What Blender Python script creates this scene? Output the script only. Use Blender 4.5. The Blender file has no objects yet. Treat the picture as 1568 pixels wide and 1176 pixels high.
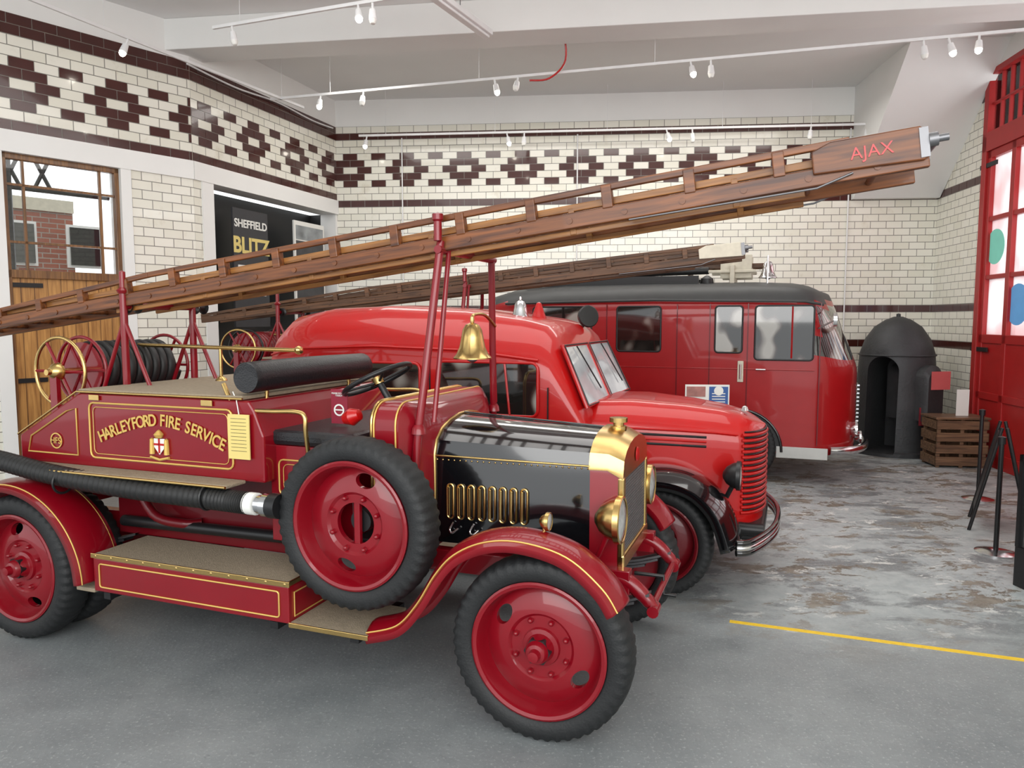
import bpy, bmesh, math, random
from mathutils import Vector, Matrix
random.seed(3)
scene=bpy.context.scene
R=math.radians
scene.view_settings.view_transform='Standard'
scene.view_settings.look='None'

# ---------------------------------------------------------------- materials
def nt(name):
    m=bpy.data.materials.new(name); m.use_nodes=True
    t=m.node_tree; b=t.nodes['Principled BSDF']
    return m,t,b
def M(name,col,rough=.5,metal=0,coat=0,var=.12,vs=6.,bump=0,bs=60.,emit=0,spec=.5):
    m,t,b=nt(name); N=t.nodes; L=t.links
    tc=N.new('ShaderNodeTexCoord'); no=N.new('ShaderNodeTexNoise'); no.inputs['Scale'].default_value=vs; no.inputs['Detail'].default_value=4
    L.new(tc.outputs['Object'],no.inputs['Vector'])
    mx=N.new('ShaderNodeMix'); mx.data_type='RGBA'
    mx.inputs[6].default_value=(*[c*(1-var) for c in col],1); mx.inputs[7].default_value=(*[min(1,c*(1+var)) for c in col],1)
    L.new(no.outputs['Fac'],mx.inputs[0]); L.new(mx.outputs[2],b.inputs['Base Color'])
    b.inputs['Roughness'].default_value=rough; b.inputs['Metallic'].default_value=metal
    b.inputs['Coat Weight'].default_value=coat; b.inputs['Coat Roughness'].default_value=.05
    b.inputs['Specular IOR Level'].default_value=spec
    if bump:
        n2=N.new('ShaderNodeTexNoise'); n2.inputs['Scale'].default_value=bs; L.new(tc.outputs['Object'],n2.inputs['Vector'])
        bp=N.new('ShaderNodeBump'); bp.inputs['Strength'].default_value=bump; bp.inputs['Distance'].default_value=.01
        L.new(n2.outputs['Fac'],bp.inputs['Height']); L.new(bp.outputs[0],b.inputs['Normal'])
    if emit:
        b.inputs['Emission Color'].default_value=(*col,1); b.inputs['Emission Strength'].default_value=emit
    return m
def wood(name,c1,c2,rough=.35,axis=0,sc=1.,coat=.3):
    m,t,b=nt(name); N=t.nodes; L=t.links
    tc=N.new('ShaderNodeTexCoord'); mp=N.new('ShaderNodeMapping')
    s=[22*sc,22*sc,22*sc]; s[axis]=1.3*sc; mp.inputs['Scale'].default_value=s
    L.new(tc.outputs['Object'],mp.inputs['Vector'])
    no=N.new('ShaderNodeTexNoise'); no.inputs['Scale'].default_value=1.6; no.inputs['Detail'].default_value=6; no.inputs['Distortion'].default_value=.6
    L.new(mp.outputs[0],no.inputs['Vector'])
    cr=N.new('ShaderNodeValToRGB'); cr.color_ramp.elements[0].position=.32; cr.color_ramp.elements[1].position=.68
    cr.color_ramp.elements[0].color=(*c1,1); cr.color_ramp.elements[1].color=(*c2,1)
    L.new(no.outputs['Fac'],cr.inputs[0]); L.new(cr.outputs[0],b.inputs['Base Color'])
    b.inputs['Roughness'].default_value=rough; b.inputs['Coat Weight'].default_value=coat
    return m
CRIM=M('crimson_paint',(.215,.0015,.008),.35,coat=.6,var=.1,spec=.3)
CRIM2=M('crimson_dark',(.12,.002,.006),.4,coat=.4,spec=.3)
RED=M('red_paint',(.46,.004,.004),.35,coat=.6,var=.08,spec=.3)
RED3=M('fire_red_paint',(.33,.004,.006),.38,coat=.5,var=.1,spec=.3)
DOORRED=M('door_red',(.38,.012,.012),.4,var=.12)
BLACK=M('black_gloss',(.004,.004,.005),.12,coat=1,var=.1)
BLK=M('black_satin',(.009,.009,.010),.4)
LEATHER=M('black_leather',(.010,.010,.012),.35,bump=.25,bs=120)
RUB=M('rubber',(.011,.012,.013),.62,bump=.2,bs=90,var=.3)
HOSE=M('hose_rubber',(.012,.012,.012),.5)
BRASS=M('brass',(.64,.44,.17),.25,metal=1,var=.15,vs=12)
GOLD=M('gold_leaf',(.72,.48,.13),.4,metal=.4)
CHROME=M('chrome',(.75,.75,.76),.15,metal=1)
STEEL=M('steel',(.22,.22,.23),.45,metal=.9)
MATB=M('khaki_mat',(.29,.235,.165),.85,bump=.5,bs=150,var=.28,vs=40)
WHITE=M('white_paint',(.84,.84,.82),.6,var=.04,vs=2)
WPL=M('white_plastic',(.8,.8,.8),.4)
CEIL=M('ceiling_paint',(.84,.84,.83),.85,var=.05,vs=1.1)
CREAM=M('cream_paint',(.62,.58,.47),.5,var=.2,vs=14)
PAPER=M('paper',(.8,.8,.76),.7,var=.03)
YTAG=M('yellow_tag',(.72,.58,.20),.6,var=.05)
YEL=M('yellow_floor_paint',(.75,.50,.03),.6,var=.25,vs=30)
BLUE=M('blue_print',(.03,.10,.32),.5)
DGLASS=M('dark_glass',(.02,.022,.022),.05,coat=1,spec=.8)
WSGLASS=M('windscreen_reflection_glass',(.60,.66,.70),.06,coat=1,var=.45,vs=3)  # pale mottled base colour stands in for a bright reflection
LENS=M('lamp_lens',(.42,.44,.43),.06,coat=1,var=.4,vs=30)
CORE=M('radiator_core',(.20,.20,.20),.5,metal=.7,bump=1.,bs=200,var=.5,vs=120)
IRON=M('shelter_iron',(.050,.052,.055),.55,metal=.4,bump=.5,bs=25,var=.35,vs=5)
ROOFG=M('roof_grey',(.045,.047,.048),.5,var=.2)
LW=wood('ladder_wood',(.055,.014,.004),(.235,.072,.014),.42,coat=.12)
LW2=wood('ladder_wood_light',(.15,.055,.012),(.38,.16,.035),.45,coat=.12)
LWD=wood('old_ladder_wood',(.040,.018,.008),(.16,.072,.03),.6,coat=.05)
DW=wood('door_wood',(.30,.13,.035),(.58,.30,.09),.4,axis=2)
DFW=wood('dark_frame_wood',(.10,.04,.015),(.28,.13,.04),.4,axis=2)
CW=wood('crate_wood',(.07,.035,.018),(.22,.12,.06),.7)
EMIT=M('lamp_glow',(1,.93,.8),.4,emit=22)
GREENS=M('sticker_green',(.20,.62,.50),.5,emit=.2); BLUES=M('sticker_blue',(.12,.36,.70),.5,emit=.2)  # a faint glow is put into both stickers; they are no lamps
BTILE=M('brown_tile',(.060,.014,.011),.18,coat=.4,var=.35,vs=4)
REDNOTE=M('notice_red',(.25,.01,.03),.4)

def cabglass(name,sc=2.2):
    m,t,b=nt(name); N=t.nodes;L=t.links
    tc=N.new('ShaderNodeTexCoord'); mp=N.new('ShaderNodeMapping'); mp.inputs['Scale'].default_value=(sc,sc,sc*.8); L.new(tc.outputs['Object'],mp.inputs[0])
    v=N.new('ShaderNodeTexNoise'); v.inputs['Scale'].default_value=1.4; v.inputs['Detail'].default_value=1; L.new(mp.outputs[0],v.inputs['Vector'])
    cr=N.new('ShaderNodeValToRGB'); e=cr.color_ramp.elements; e[0].position=.50; e[0].color=(.012,.011,.010,1); e[1].position=.60; e[1].color=(.34,.33,.30,1)  # pale patches painted in for bright windows seen through the cab
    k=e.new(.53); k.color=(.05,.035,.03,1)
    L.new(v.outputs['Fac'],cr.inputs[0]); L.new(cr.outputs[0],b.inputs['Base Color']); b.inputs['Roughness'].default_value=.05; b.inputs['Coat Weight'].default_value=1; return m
CABG=cabglass('cab_glass_painted_light')
def glassmat():
    m=bpy.data.materials.new('window_glass'); m.use_nodes=True; t=m.node_tree; t.nodes.clear()
    o=t.nodes.new('ShaderNodeOutputMaterial'); mx=t.nodes.new('ShaderNodeMixShader'); a=t.nodes.new('ShaderNodeBsdfTransparent'); g=t.nodes.new('ShaderNodeBsdfGlossy')
    fr=t.nodes.new('ShaderNodeFresnel'); g.inputs['Roughness'].default_value=.02
    t.links.new(fr.outputs[0],mx.inputs[0]); t.links.new(a.outputs[0],mx.inputs[1]); t.links.new(g.outputs[0],mx.inputs[2]); t.links.new(mx.outputs[0],o.inputs[0])
    return m
GLASS=glassmat()
def panemat():
    m=bpy.data.materials.new('frosted_pane'); m.use_nodes=True; t=m.node_tree; t.nodes.clear()
    o=t.nodes.new('ShaderNodeOutputMaterial'); mx=t.nodes.new('ShaderNodeMixShader'); a=t.nodes.new('ShaderNodeBsdfTransparent'); g=t.nodes.new('ShaderNodeBsdfTranslucent')
    tc=t.nodes.new('ShaderNodeTexCoord'); no=t.nodes.new('ShaderNodeTexNoise'); no.inputs['Scale'].default_value=1.2; cr=t.nodes.new('ShaderNodeValToRGB')
    e=cr.color_ramp.elements; e[0].position=.42; e[0].color=(.62,.50,.50,1); e[1].position=.58; e[1].color=(.70,.68,.68,1)
    t.links.new(tc.outputs['Object'],no.inputs['Vector']); t.links.new(no.outputs['Fac'],cr.inputs[0]); t.links.new(cr.outputs[0],g.inputs[0]); t.links.new(cr.outputs[0],a.inputs[0])
    mx.inputs[0].default_value=.5
    t.links.new(a.outputs[0],mx.inputs[1]); t.links.new(g.outputs[0],mx.inputs[2]); t.links.new(mx.outputs[0],o.inputs[0])
    return m
PANE=panemat()
BW,RH=.245,.112
def tilemat(name,c1,c2,mort,dirt,bw=BW,rh=RH,ms=.005):
    m,t,b=nt(name); N=t.nodes; L=t.links
    tc=N.new('ShaderNodeTexCoord'); sp=N.new('ShaderNodeSeparateXYZ'); cb=N.new('ShaderNodeCombineXYZ')
    L.new(tc.outputs['Object'],sp.inputs[0]); L.new(sp.outputs[0],cb.inputs[0]); L.new(sp.outputs[2],cb.inputs[1])
    br=N.new('ShaderNodeTexBrick'); br.inputs['Scale'].default_value=1; br.inputs['Brick Width'].default_value=bw; br.inputs['Row Height'].default_value=rh
    br.inputs['Mortar Size'].default_value=ms; br.inputs['Mortar Smooth'].default_value=.1; br.offset=.5; br.offset_frequency=2; br.squash=1; br.inputs['Bias'].default_value=-.3
    br.inputs['Color1'].default_value=(*c1,1); br.inputs['Color2'].default_value=(*c2,1); br.inputs['Mortar'].default_value=(*mort,1)
    L.new(cb.outputs[0],br.inputs['Vector'])
    no=N.new('ShaderNodeTexNoise'); no.inputs['Scale'].default_value=3; no.inputs['Detail'].default_value=8; no.inputs['Roughness'].default_value=.7; L.new(tc.outputs['Object'],no.inputs['Vector'])
    cr=N.new('ShaderNodeValToRGB'); cr.color_ramp.elements[0].position=.58; cr.color_ramp.elements[1].position=.76; cr.color_ramp.elements[0].color=(0,0,0,1); cr.color_ramp.elements[1].color=(.6,.6,.6,1)
    L.new(no.outputs['Fac'],cr.inputs[0])
    mx=N.new('ShaderNodeMix'); mx.data_type='RGBA'; L.new(cr.outputs[0],mx.inputs[0]); L.new(br.outputs['Color'],mx.inputs[6]); mx.inputs[7].default_value=(*dirt,1)
    L.new(mx.outputs[2],b.inputs['Base Color']); b.inputs['Roughness'].default_value=.22; b.inputs['Coat Weight'].default_value=.3
    bp=N.new('ShaderNodeBump'); bp.invert=True; bp.inputs['Strength'].default_value=.7; bp.inputs['Distance'].default_value=.006; L.new(br.outputs['Fac'],bp.inputs['Height']); L.new(bp.outputs[0],b.inputs['Normal'])
    return m
TILE=tilemat('white_glazed_brick',(.84,.82,.73),(.74,.72,.61),(.25,.24,.21),(.52,.46,.33))
REDBRICK=tilemat('red_brick',(.34,.10,.06),(.24,.07,.045),(.35,.30,.26),(.2,.1,.08),.22,.075,.008)
def floormat():
    m,t,b=nt('worn_painted_concrete'); N=t.nodes; L=t.links
    tc=N.new('ShaderNodeTexCoord'); sp=N.new('ShaderNodeSeparateXYZ'); L.new(tc.outputs['Object'],sp.inputs[0])
    mp=N.new('ShaderNodeMapping'); mp.inputs['Scale'].default_value=(.75,1.25,1); mp.inputs['Rotation'].default_value=(0,0,R(12)); L.new(tc.outputs['Object'],mp.inputs[0])
    def noise(s,d=6,r=.6,dist=0,src=None):
        n=N.new('ShaderNodeTexNoise'); n.inputs['Scale'].default_value=s; n.inputs['Detail'].default_value=d; n.inputs['Roughness'].default_value=r; n.inputs['Distortion'].default_value=dist
        L.new((src or tc.outputs['Object']),n.inputs['Vector']); return n.outputs['Fac']
    def ramp(f,p0,p1,c0=(0,0,0,1),c1=(1,1,1,1)):
        r=N.new('ShaderNodeValToRGB'); r.color_ramp.elements[0].position=p0; r.color_ramp.elements[1].position=p1; r.color_ramp.elements[0].color=c0; r.color_ramp.elements[1].color=c1; L.new(f,r.inputs[0]); return r.outputs[0]
    def mix(f,a,c):
        x=N.new('ShaderNodeMix'); x.data_type='RGBA'
        if hasattr(f,'links'): L.new(f,x.inputs[0])
        else: x.inputs[0].default_value=f
        for i,v in ((6,a),(7,c)):
            if hasattr(v,'links'): L.new(v,x.inputs[i])
            else: x.inputs[i].default_value=v
        return x.outputs[2]
    def math_(op,a,c):
        x=N.new('ShaderNodeMath'); x.operation=op
        for i,v in ((0,a),(1,c)):
            if hasattr(v,'links'): L.new(v,x.inputs[i])
            else: x.inputs[i].default_value=v
        return x.outputs[0]
    base=ramp(noise(1.1,10,.7),.3,.72,(.155,.172,.180,1),(.265,.285,.29,1))
    base=mix(math_('MULTIPLY',ramp(noise(60,3,.6),.58,.66),.45),base,(.44,.46,.46,1))
    base=mix(math_('MULTIPLY',ramp(noise(14,6,.75),.60,.68),.5),base,(.12,.13,.14,1))
    M_=mp.outputs[0]
    pale=mix(ramp(noise(1.6,10,.72,.2,M_),.42,.50),base,ramp(noise(9,5,.6),.3,.7,(.33,.37,.38,1),(.46,.50,.50,1)))
    dark=ramp(noise(2.1,12,.76,.3,M_),.535,.56)
    wcol=ramp(noise(5,8,.7),.40,.60,(.15,.13,.105,1),(.27,.25,.21,1))
    wht=ramp(noise(3.4,12,.78,.3,M_),.575,.60)
    mr=N.new('ShaderNodeMapRange'); mr.inputs['From Min'].default_value=.9; mr.inputs['From Max'].default_value=2.0; L.new(sp.outputs[0],mr.inputs['Value'])
    my=N.new('ShaderNodeMapRange'); my.inputs['From Min'].default_value=4.1; my.inputs['From Max'].default_value=5.1; L.new(sp.outputs[1],my.inputs['Value'])
    zone=math_('MULTIPLY',mr.outputs[0],my.outputs[0])
    c=mix(zone,base,pale)
    c=mix(math_('MULTIPLY',zone,dark),c,wcol)
    c=mix(math_('MULTIPLY',zone,wht),c,(.60,.62,.60,1))
    L.new(c,b.inputs['Base Color'])
    rg=ramp(noise(4,5),.3,.7,(.34,.34,.34,1),(.58,.58,.58,1)); L.new(rg,b.inputs['Roughness'])
    bp=N.new('ShaderNodeBump'); bp.inputs['Strength'].default_value=.3; bp.inputs['Distance'].default_value=.01; L.new(noise(30,8,.7),bp.inputs['Height']); L.new(bp.outputs[0],b.inputs['Normal'])
    return m
FLOOR=floormat()

# ---------------------------------------------------------------- mesh helpers
def empty(name,loc=(0,0,0),rz=0,ry=0):
    e=bpy.data.objects.new(name,None); scene.collection.objects.link(e); e.location=loc; e.rotation_euler=(0,ry,rz); e.empty_display_size=.2; return e
def mk(name,verts,faces,mats,parent=None,smooth=0,bevel=0,fmat=None,solid=0,subd=0):
    me=bpy.data.meshes.new(name); me.from_pydata([tuple(v) for v in verts],[],faces); 
    if not isinstance(mats,(list,tuple)): mats=[mats]
    for m in mats: me.materials.append(m)
    if fmat: 
        for i,f in enumerate(me.polygons): f.material_index=fmat[i]
    bm=bmesh.new(); bm.from_mesh(me); bmesh.ops.remove_doubles(bm,verts=bm.verts,dist=1e-5); bmesh.ops.recalc_face_normals(bm,faces=bm.faces); bm.to_mesh(me); bm.free()
    if smooth:
        me.shade_smooth(); me.set_sharp_from_angle(angle=R(smooth))
    o=bpy.data.objects.new(name,me); scene.collection.objects.link(o)
    if parent: o.parent=parent
    if solid:
        s=o.modifiers.new('s','SOLIDIFY'); s.thickness=solid; s.offset=0
    if bevel:
        b=o.modifiers.new('b','BEVEL'); b.width=bevel; b.segments=2; b.limit_method='ANGLE'; b.angle_limit=R(40)
    return o
def boxvf(x0,x1,y0,y1,z0,z1,off=0):
    v=[(x0,y0,z0),(x1,y0,z0),(x1,y1,z0),(x0,y1,z0),(x0,y0,z1),(x1,y0,z1),(x1,y1,z1),(x0,y1,z1)]
    f=[(0,3,2,1),(4,5,6,7),(0,1,5,4),(1,2,6,5),(2,3,7,6),(3,0,4,7)]
    return v,[tuple(i+off for i in q) for q in f]
def boxes(name,lst,mats,parent=None,bevel=0):
    V=[];F=[];FM=[]
    for b in lst:
        v,f=boxvf(*b[:6],off=len(V)); V+=v;F+=f;FM+=[b[6] if len(b)>6 else 0]*6
    me=bpy.data.meshes.new(name); me.from_pydata(V,[],F)
    if not isinstance(mats,(list,tuple)): mats=[mats]
    for m in mats: me.materials.append(m)
    for i,p in enumerate(me.polygons): p.material_index=FM[i]
    o=bpy.data.objects.new(name,me); scene.collection.objects.link(o)
    if parent: o.parent=parent
    if bevel:
        b=o.modifiers.new('b','BEVEL'); b.width=bevel; b.segments=2
    return o
def box(name,x0,x1,y0,y1,z0,z1,mat,parent=None,bevel=.006): return boxes(name,[(x0,x1,y0,y1,z0,z1)],mat,parent,bevel)
def spline(pts,n=8):
    P=[Vector(p) for p in pts]; out=[]
    for i in range(len(P)-1):
        p0=P[max(i-1,0)];p1=P[i];p2=P[i+1];p3=P[min(i+2,len(P)-1)]
        for k in range(n):
            t=k/n; out.append(.5*((2*p1)+(-p0+p2)*t+(2*p0-5*p1+4*p2-p3)*t*t+(-p0+3*p1-3*p2+p3)*t**3))
    out.append(P[-1]); return out
def tube(name,pts,r,mat,parent=None,segs=10,closed=False):
    P=[Vector(p) for p in pts]; n=len(P); rr=r if isinstance(r,list) else [r]*n
    V=[];F=[]; prev=None
    for i in range(n):
        if closed: d=(P[(i+1)%n]-P[i-1]).normalized()
        else: d=(P[min(i+1,n-1)]-P[max(i-1,0)]).normalized()
        if prev is None:
            a=Vector((0,0,1)) if abs(d.z)<.9 else Vector((1,0,0)); u=d.cross(a).normalized()
        else: u=(prev-d*prev.dot(d)).normalized()
        prev=u; w=d.cross(u)
        for k in range(segs):
            th=2*math.pi*k/segs; V.append(P[i]+(u*math.cos(th)+w*math.sin(th))*rr[i])
    m=n if closed else n-1
    for i in range(m):
        for k in range(segs):
            a=i*segs+k;b=i*segs+(k+1)%segs;c=((i+1)%n)*segs+(k+1)%segs;d_=((i+1)%n)*segs+k
            F.append((a,b,c,d_))
    if not closed: F.append(tuple(range(segs))); F.append(tuple((n-1)*segs+k for k in range(segs)))
    return mk(name,V,F,mat,parent,smooth=50)
def lathe(name,prof,mat,parent=None,loc=(0,0,0),axis=(0,0,1),segs=40,closed=False,tweak=None,fm=None,smooth=35):
    q=Vector((0,0,1)).rotation_difference(Vector(axis).normalized()) if Vector(axis).normalized()!=Vector((0,0,-1)) else Matrix.Rotation(math.pi,3,'X').to_quaternion()
    V=[];F=[];FM=[]; n=len(prof); loc=Vector(loc)
    for i in range(segs):
        th=2*math.pi*i/segs
        for j,(a,r) in enumerate(prof):
            if tweak: r=tweak(i,j,r)
            V.append(loc+q@Vector((r*math.cos(th),r*math.sin(th),a)))
    mm=n if closed else n-1
    for i in range(segs):
        for j in range(mm):
            a=i*n+j;b=((i+1)%segs)*n+j;c=((i+1)%segs)*n+(j+1)%n;d=i*n+(j+1)%n
            F.append((a,b,c,d)); FM.append(fm[j] if fm else 0)
    if fm: return mk(name,V,F,mat,parent,smooth=smooth,fmat=FM)
    return mk(name,V,F,mat,parent,smooth=smooth)
def boolcut(o,cutters,keep=False):
    for c in cutters:
        md=o.modifiers.new('bool','BOOLEAN'); md.operation='DIFFERENCE'; md.solver='EXACT'; md.object=c
    bpy.context.view_layer.update()
    dg=bpy.context.evaluated_depsgraph_get(); me=bpy.data.meshes.new_from_object(o.evaluated_get(dg))
    o.modifiers.clear(); o.data=me
    me.shade_smooth(); me.set_sharp_from_angle(angle=R(35))
    if not keep:
        for c in cutters: bpy.data.objects.remove(c,do_unlink=True)
def rr(w,z0,z1,rad,crown=0,ns=8,nc=6,ntp=6):
    rad=min(rad,w*.98,(z1-z0)*.9); p=[]
    for i in range(ns+1): p.append((-w,z0+(z1-rad-z0)*i/ns))
    for i in range(1,nc+1):
        a=math.pi-math.pi/2*i/nc; p.append((-w+rad+rad*math.cos(a),z1-rad+rad*math.sin(a)))
    for i in range(1,ntp): p.append((-(w-rad)+2*(w-rad)*i/ntp,z1))
    left=[c for c in p if c[0]<-1e-6]; pts=left+[(0,z1)]+[(-y,z) for y,z in left[::-1]]
    return [(y,z+crown*(1-(y/w)**2)*max(0,(z-(z1-rad))/max(rad,1e-6))) for y,z in pts]
def loft(name,rings,mats,parent=None,fn=None,fmfn=None,smooth=40):
    V=[];F=[]; n=len(rings[0][1])
    for s,ring in rings:
        for y,z in ring:
            v=(s,y,z); V.append(Vector(fn(*v) if fn else v))
    for i in range(len(rings)-1):
        for k in range(n):
            a=i*n+k;b=i*n+(k+1)%n;c=(i+1)*n+(k+1)%n;d=(i+1)*n+k; F.append((a,b,c,d))
    F.append(tuple(range(n))); F.append(tuple((len(rings)-1)*n+k for k in range(n)))
    fm=None
    if fmfn: 
        fm=[]
        for f in F:
            c=sum((V[i] for i in f),Vector())/len(f); fm.append(fmfn(c))
    return mk(name,V,F,mats,parent,smooth=smooth,fmat=fm)
def fender(name,path,y0,y1,mat,parent,crown=.05,lip=.03,n=8,th=.008):
    P=spline([(a,0,b) for a,b in path],6); V=[];F=[]; cs=n+3
    for i,p in enumerate(P):
        d=(P[min(i+1,len(P)-1)]-P[max(i-1,0)]).normalized(); nn=Vector((d.z,0,-d.x))
        if nn.z<0 and abs(nn.z)>.01: nn=-nn
        if i and nn.dot(pn)<0: nn=-nn
        pn=nn
        row=[p-nn*lip+Vector((0,y0,0))]
        for k in range(n+1):
            t=k/n; row.append(p+nn*crown*(1-(2*t-1)**2)+Vector((0,y0+(y1-y0)*t,0)))
        row.append(p-nn*lip+Vector((0,y1,0)))
        V+=row
    for i in range(len(P)-1):
        for k in range(cs-1): a=i*cs+k; F.append((a,a+1,a+cs+1,a+cs))
    return mk(name,V,F,mat,parent,smooth=50,solid=th)
def quad(name,pts,mat,parent=None,th=.01): return mk(name,pts,[tuple(range(len(pts)))],mat,parent,solid=th)
def text(name,body,size,mat,parent,loc,rot=(R(90),0,0),ext=.002,align='CENTER'):
    c=bpy.data.curves.new(name,'FONT'); c.body=body; c.size=size; c.extrude=ext; c.align_x=align; c.align_y='CENTER'; c.offset=.0
    c.materials.append(mat); o=bpy.data.objects.new(name,c); scene.collection.objects.link(o); o.parent=parent; o.location=loc; o.rotation_euler=rot; return o
def rectloop(name,s0,s1,z0,z1,Y,par,mat=GOLD,r=.0045,cr=.03,clip=None):
    pts=[]
    for cx,cz,a0 in ((s1-cr,z1-cr,0),(s0+cr,z1-cr,90),(s0+cr,z0+cr,180),(s1-cr,z0+cr,270)):
        for k in range(4):
            a=R(a0+30*k); pts.append((cx+cr*math.cos(a),Y,cz+cr*math.sin(a)))
    return tube(name,pts,r,mat,par,6,closed=True)
def bell(name,loc,h,mat,par):
    pr=[(0,.50),(.03,.50),(.12,.42),(.3,.34),(.55,.29),(.75,.25),(.88,.17),(.93,.05),(1.0,.06),(1.08,.05),(1.1,0)]
    lathe(name,[(a*h,r*h) for a,r in pr],mat,par,loc,(0,0,1),32)
    lathe(name+'_clapper',[(0,0),(.02,.03),(.05,.03),(.09,0)],STEEL,par,(loc[0],loc[1],loc[2]-.03),(0,0,1),12)

def tyre(par,c,Rr,w,name='tyre'):
    k=Rr/.445
    pr=[(-.065,.325),(-.092,.345),(-.1,.385),(-.094,.42),(-.078,.438),(-.04,.446),(0,.448),(.04,.446),(.078,.438),(.094,.42),(.1,.385),(.092,.345),(.065,.325)]
    pr=[(a*w/.2,r*k) for a,r in pr]
    def tw(i,j,r):
        if j in (3,4,8,9) and (i//2)%2==0: return r-.009*k
        if j in (5,7) and (i//2)%2==0: return r-.005
        return r
    return lathe(name,pr,RUB,par,c,(0,1,0),200,True,tw,smooth=45)
def wheel(par,c,side,Rr,mat,name='wheel',spare=False,w=.2,rot=35,simple=False):
    k=Rr/.445; ax=(0,side,0); cx,cy,cz=c
    tyre(par,c,Rr,w,name+'_tyre')
    pr=[(.02,0),(.02,.15),(.034,.165),(.03,.20),(.005,.27),(-.005,.285),(.02,.295),(.07,.302),(.088,.31),(.094,.325),(.088,.335),(.07,.333),(.04,.325),(-.03,.32),(-.03,.27),(.0,.2),(.0,.165),(-.01,.15),(-.01,0)]
    if spare: pr[0]=(.02,.108); pr[-1]=(-.01,.108)
    pr=[(a,r*k) for a,r in pr]
    d=lathe(name+'_disc',pr,mat,par,(0,0,0),(0,0,1),64,closed=spare)
    if not simple:
        cut=[]
        for a in (rot,rot+180):
            th=R(a); V=[];F=[];n=24
            for z in (-.1,.12):
                for i in range(n):
                    t=2*math.pi*i/n; x=.232*k+.036*k*math.cos(t); y=.056*k*math.sin(t)
                    V.append((x*math.cos(th)-y*math.sin(th),x*math.sin(th)+y*math.cos(th),z))
            for i in range(n): F.append((i,(i+1)%n,n+(i+1)%n,n+i))
            F.append(tuple(range(n))); F.append(tuple(range(n,2*n)))
            co=mk('cut',V,F,mat,par); cut.append(co)
        boolcut(d,cut)
    q=Vector((0,0,1)).rotation_difference(Vector(ax)); d.rotation_mode='QUATERNION'; d.rotation_quaternion=q; d.location=c
    if simple: 
        lathe(name+'_hub',[(.0,.12*k),(.06,.1*k),(.09,.05*k),(.1,0)],mat,par,c,ax,24); return
    nb=8
    for i in range(nb):
        t=2*math.pi*(i+.5)/nb; r=(.135 if not spare else .14)*k
        lathe(name+'_bolt',[(.018,.014),(.036,.014),(.045,.009),(.05,0)],mat,par,(cx+r*math.cos(t),cy,cz+r*math.sin(t)),ax,8)
    if not spare:
        lathe(name+'_hub',[(.02,.095),(.035,.09),(.04,.07),(.05,.065),(.10,.055),(.115,.045),(.12,.03),(.15,.025),(.155,0)],[mat],par,c,ax,24)
        lathe(name+'_hub_nut',[(.060,.066),(.090,.066),(.090,.05)],BLK,par,c,ax,6)
    else:
        box(name+'_bar',cx-.018,cx+.018,cy-.01,cy+.02,cz-.115,cz+.115,mat,par)
        lathe(name+'_carrier',[(-.12,.0),(-.12,.06),(-.03,.06),(-.03,0)],BLK,par,c,ax,16)
def headlamp(name,loc,r,par,shell,rim,ax=(1,0,0),depth=1.0):
    lathe(name+'_shell',[(-r*1.1*depth,0),(-r*1.05*depth,r*.25),(-r*.8*depth,r*.62),(-r*.4*depth,r*.88),(0,r)],shell,par,loc,ax,28)
    lathe(name+'_rim',[(-.01,r*.98),(-.01,r*1.07),(r*.16,r*1.07),(r*.2,r*1.0),(r*.16,r*.94)],rim,par,loc,ax,28)
    lathe(name+'_lens',[(r*.12,r*.96),(r*.2,r*.7),(r*.26,r*.3),(r*.28,0)],LENS,par,loc,ax,28)

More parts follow.
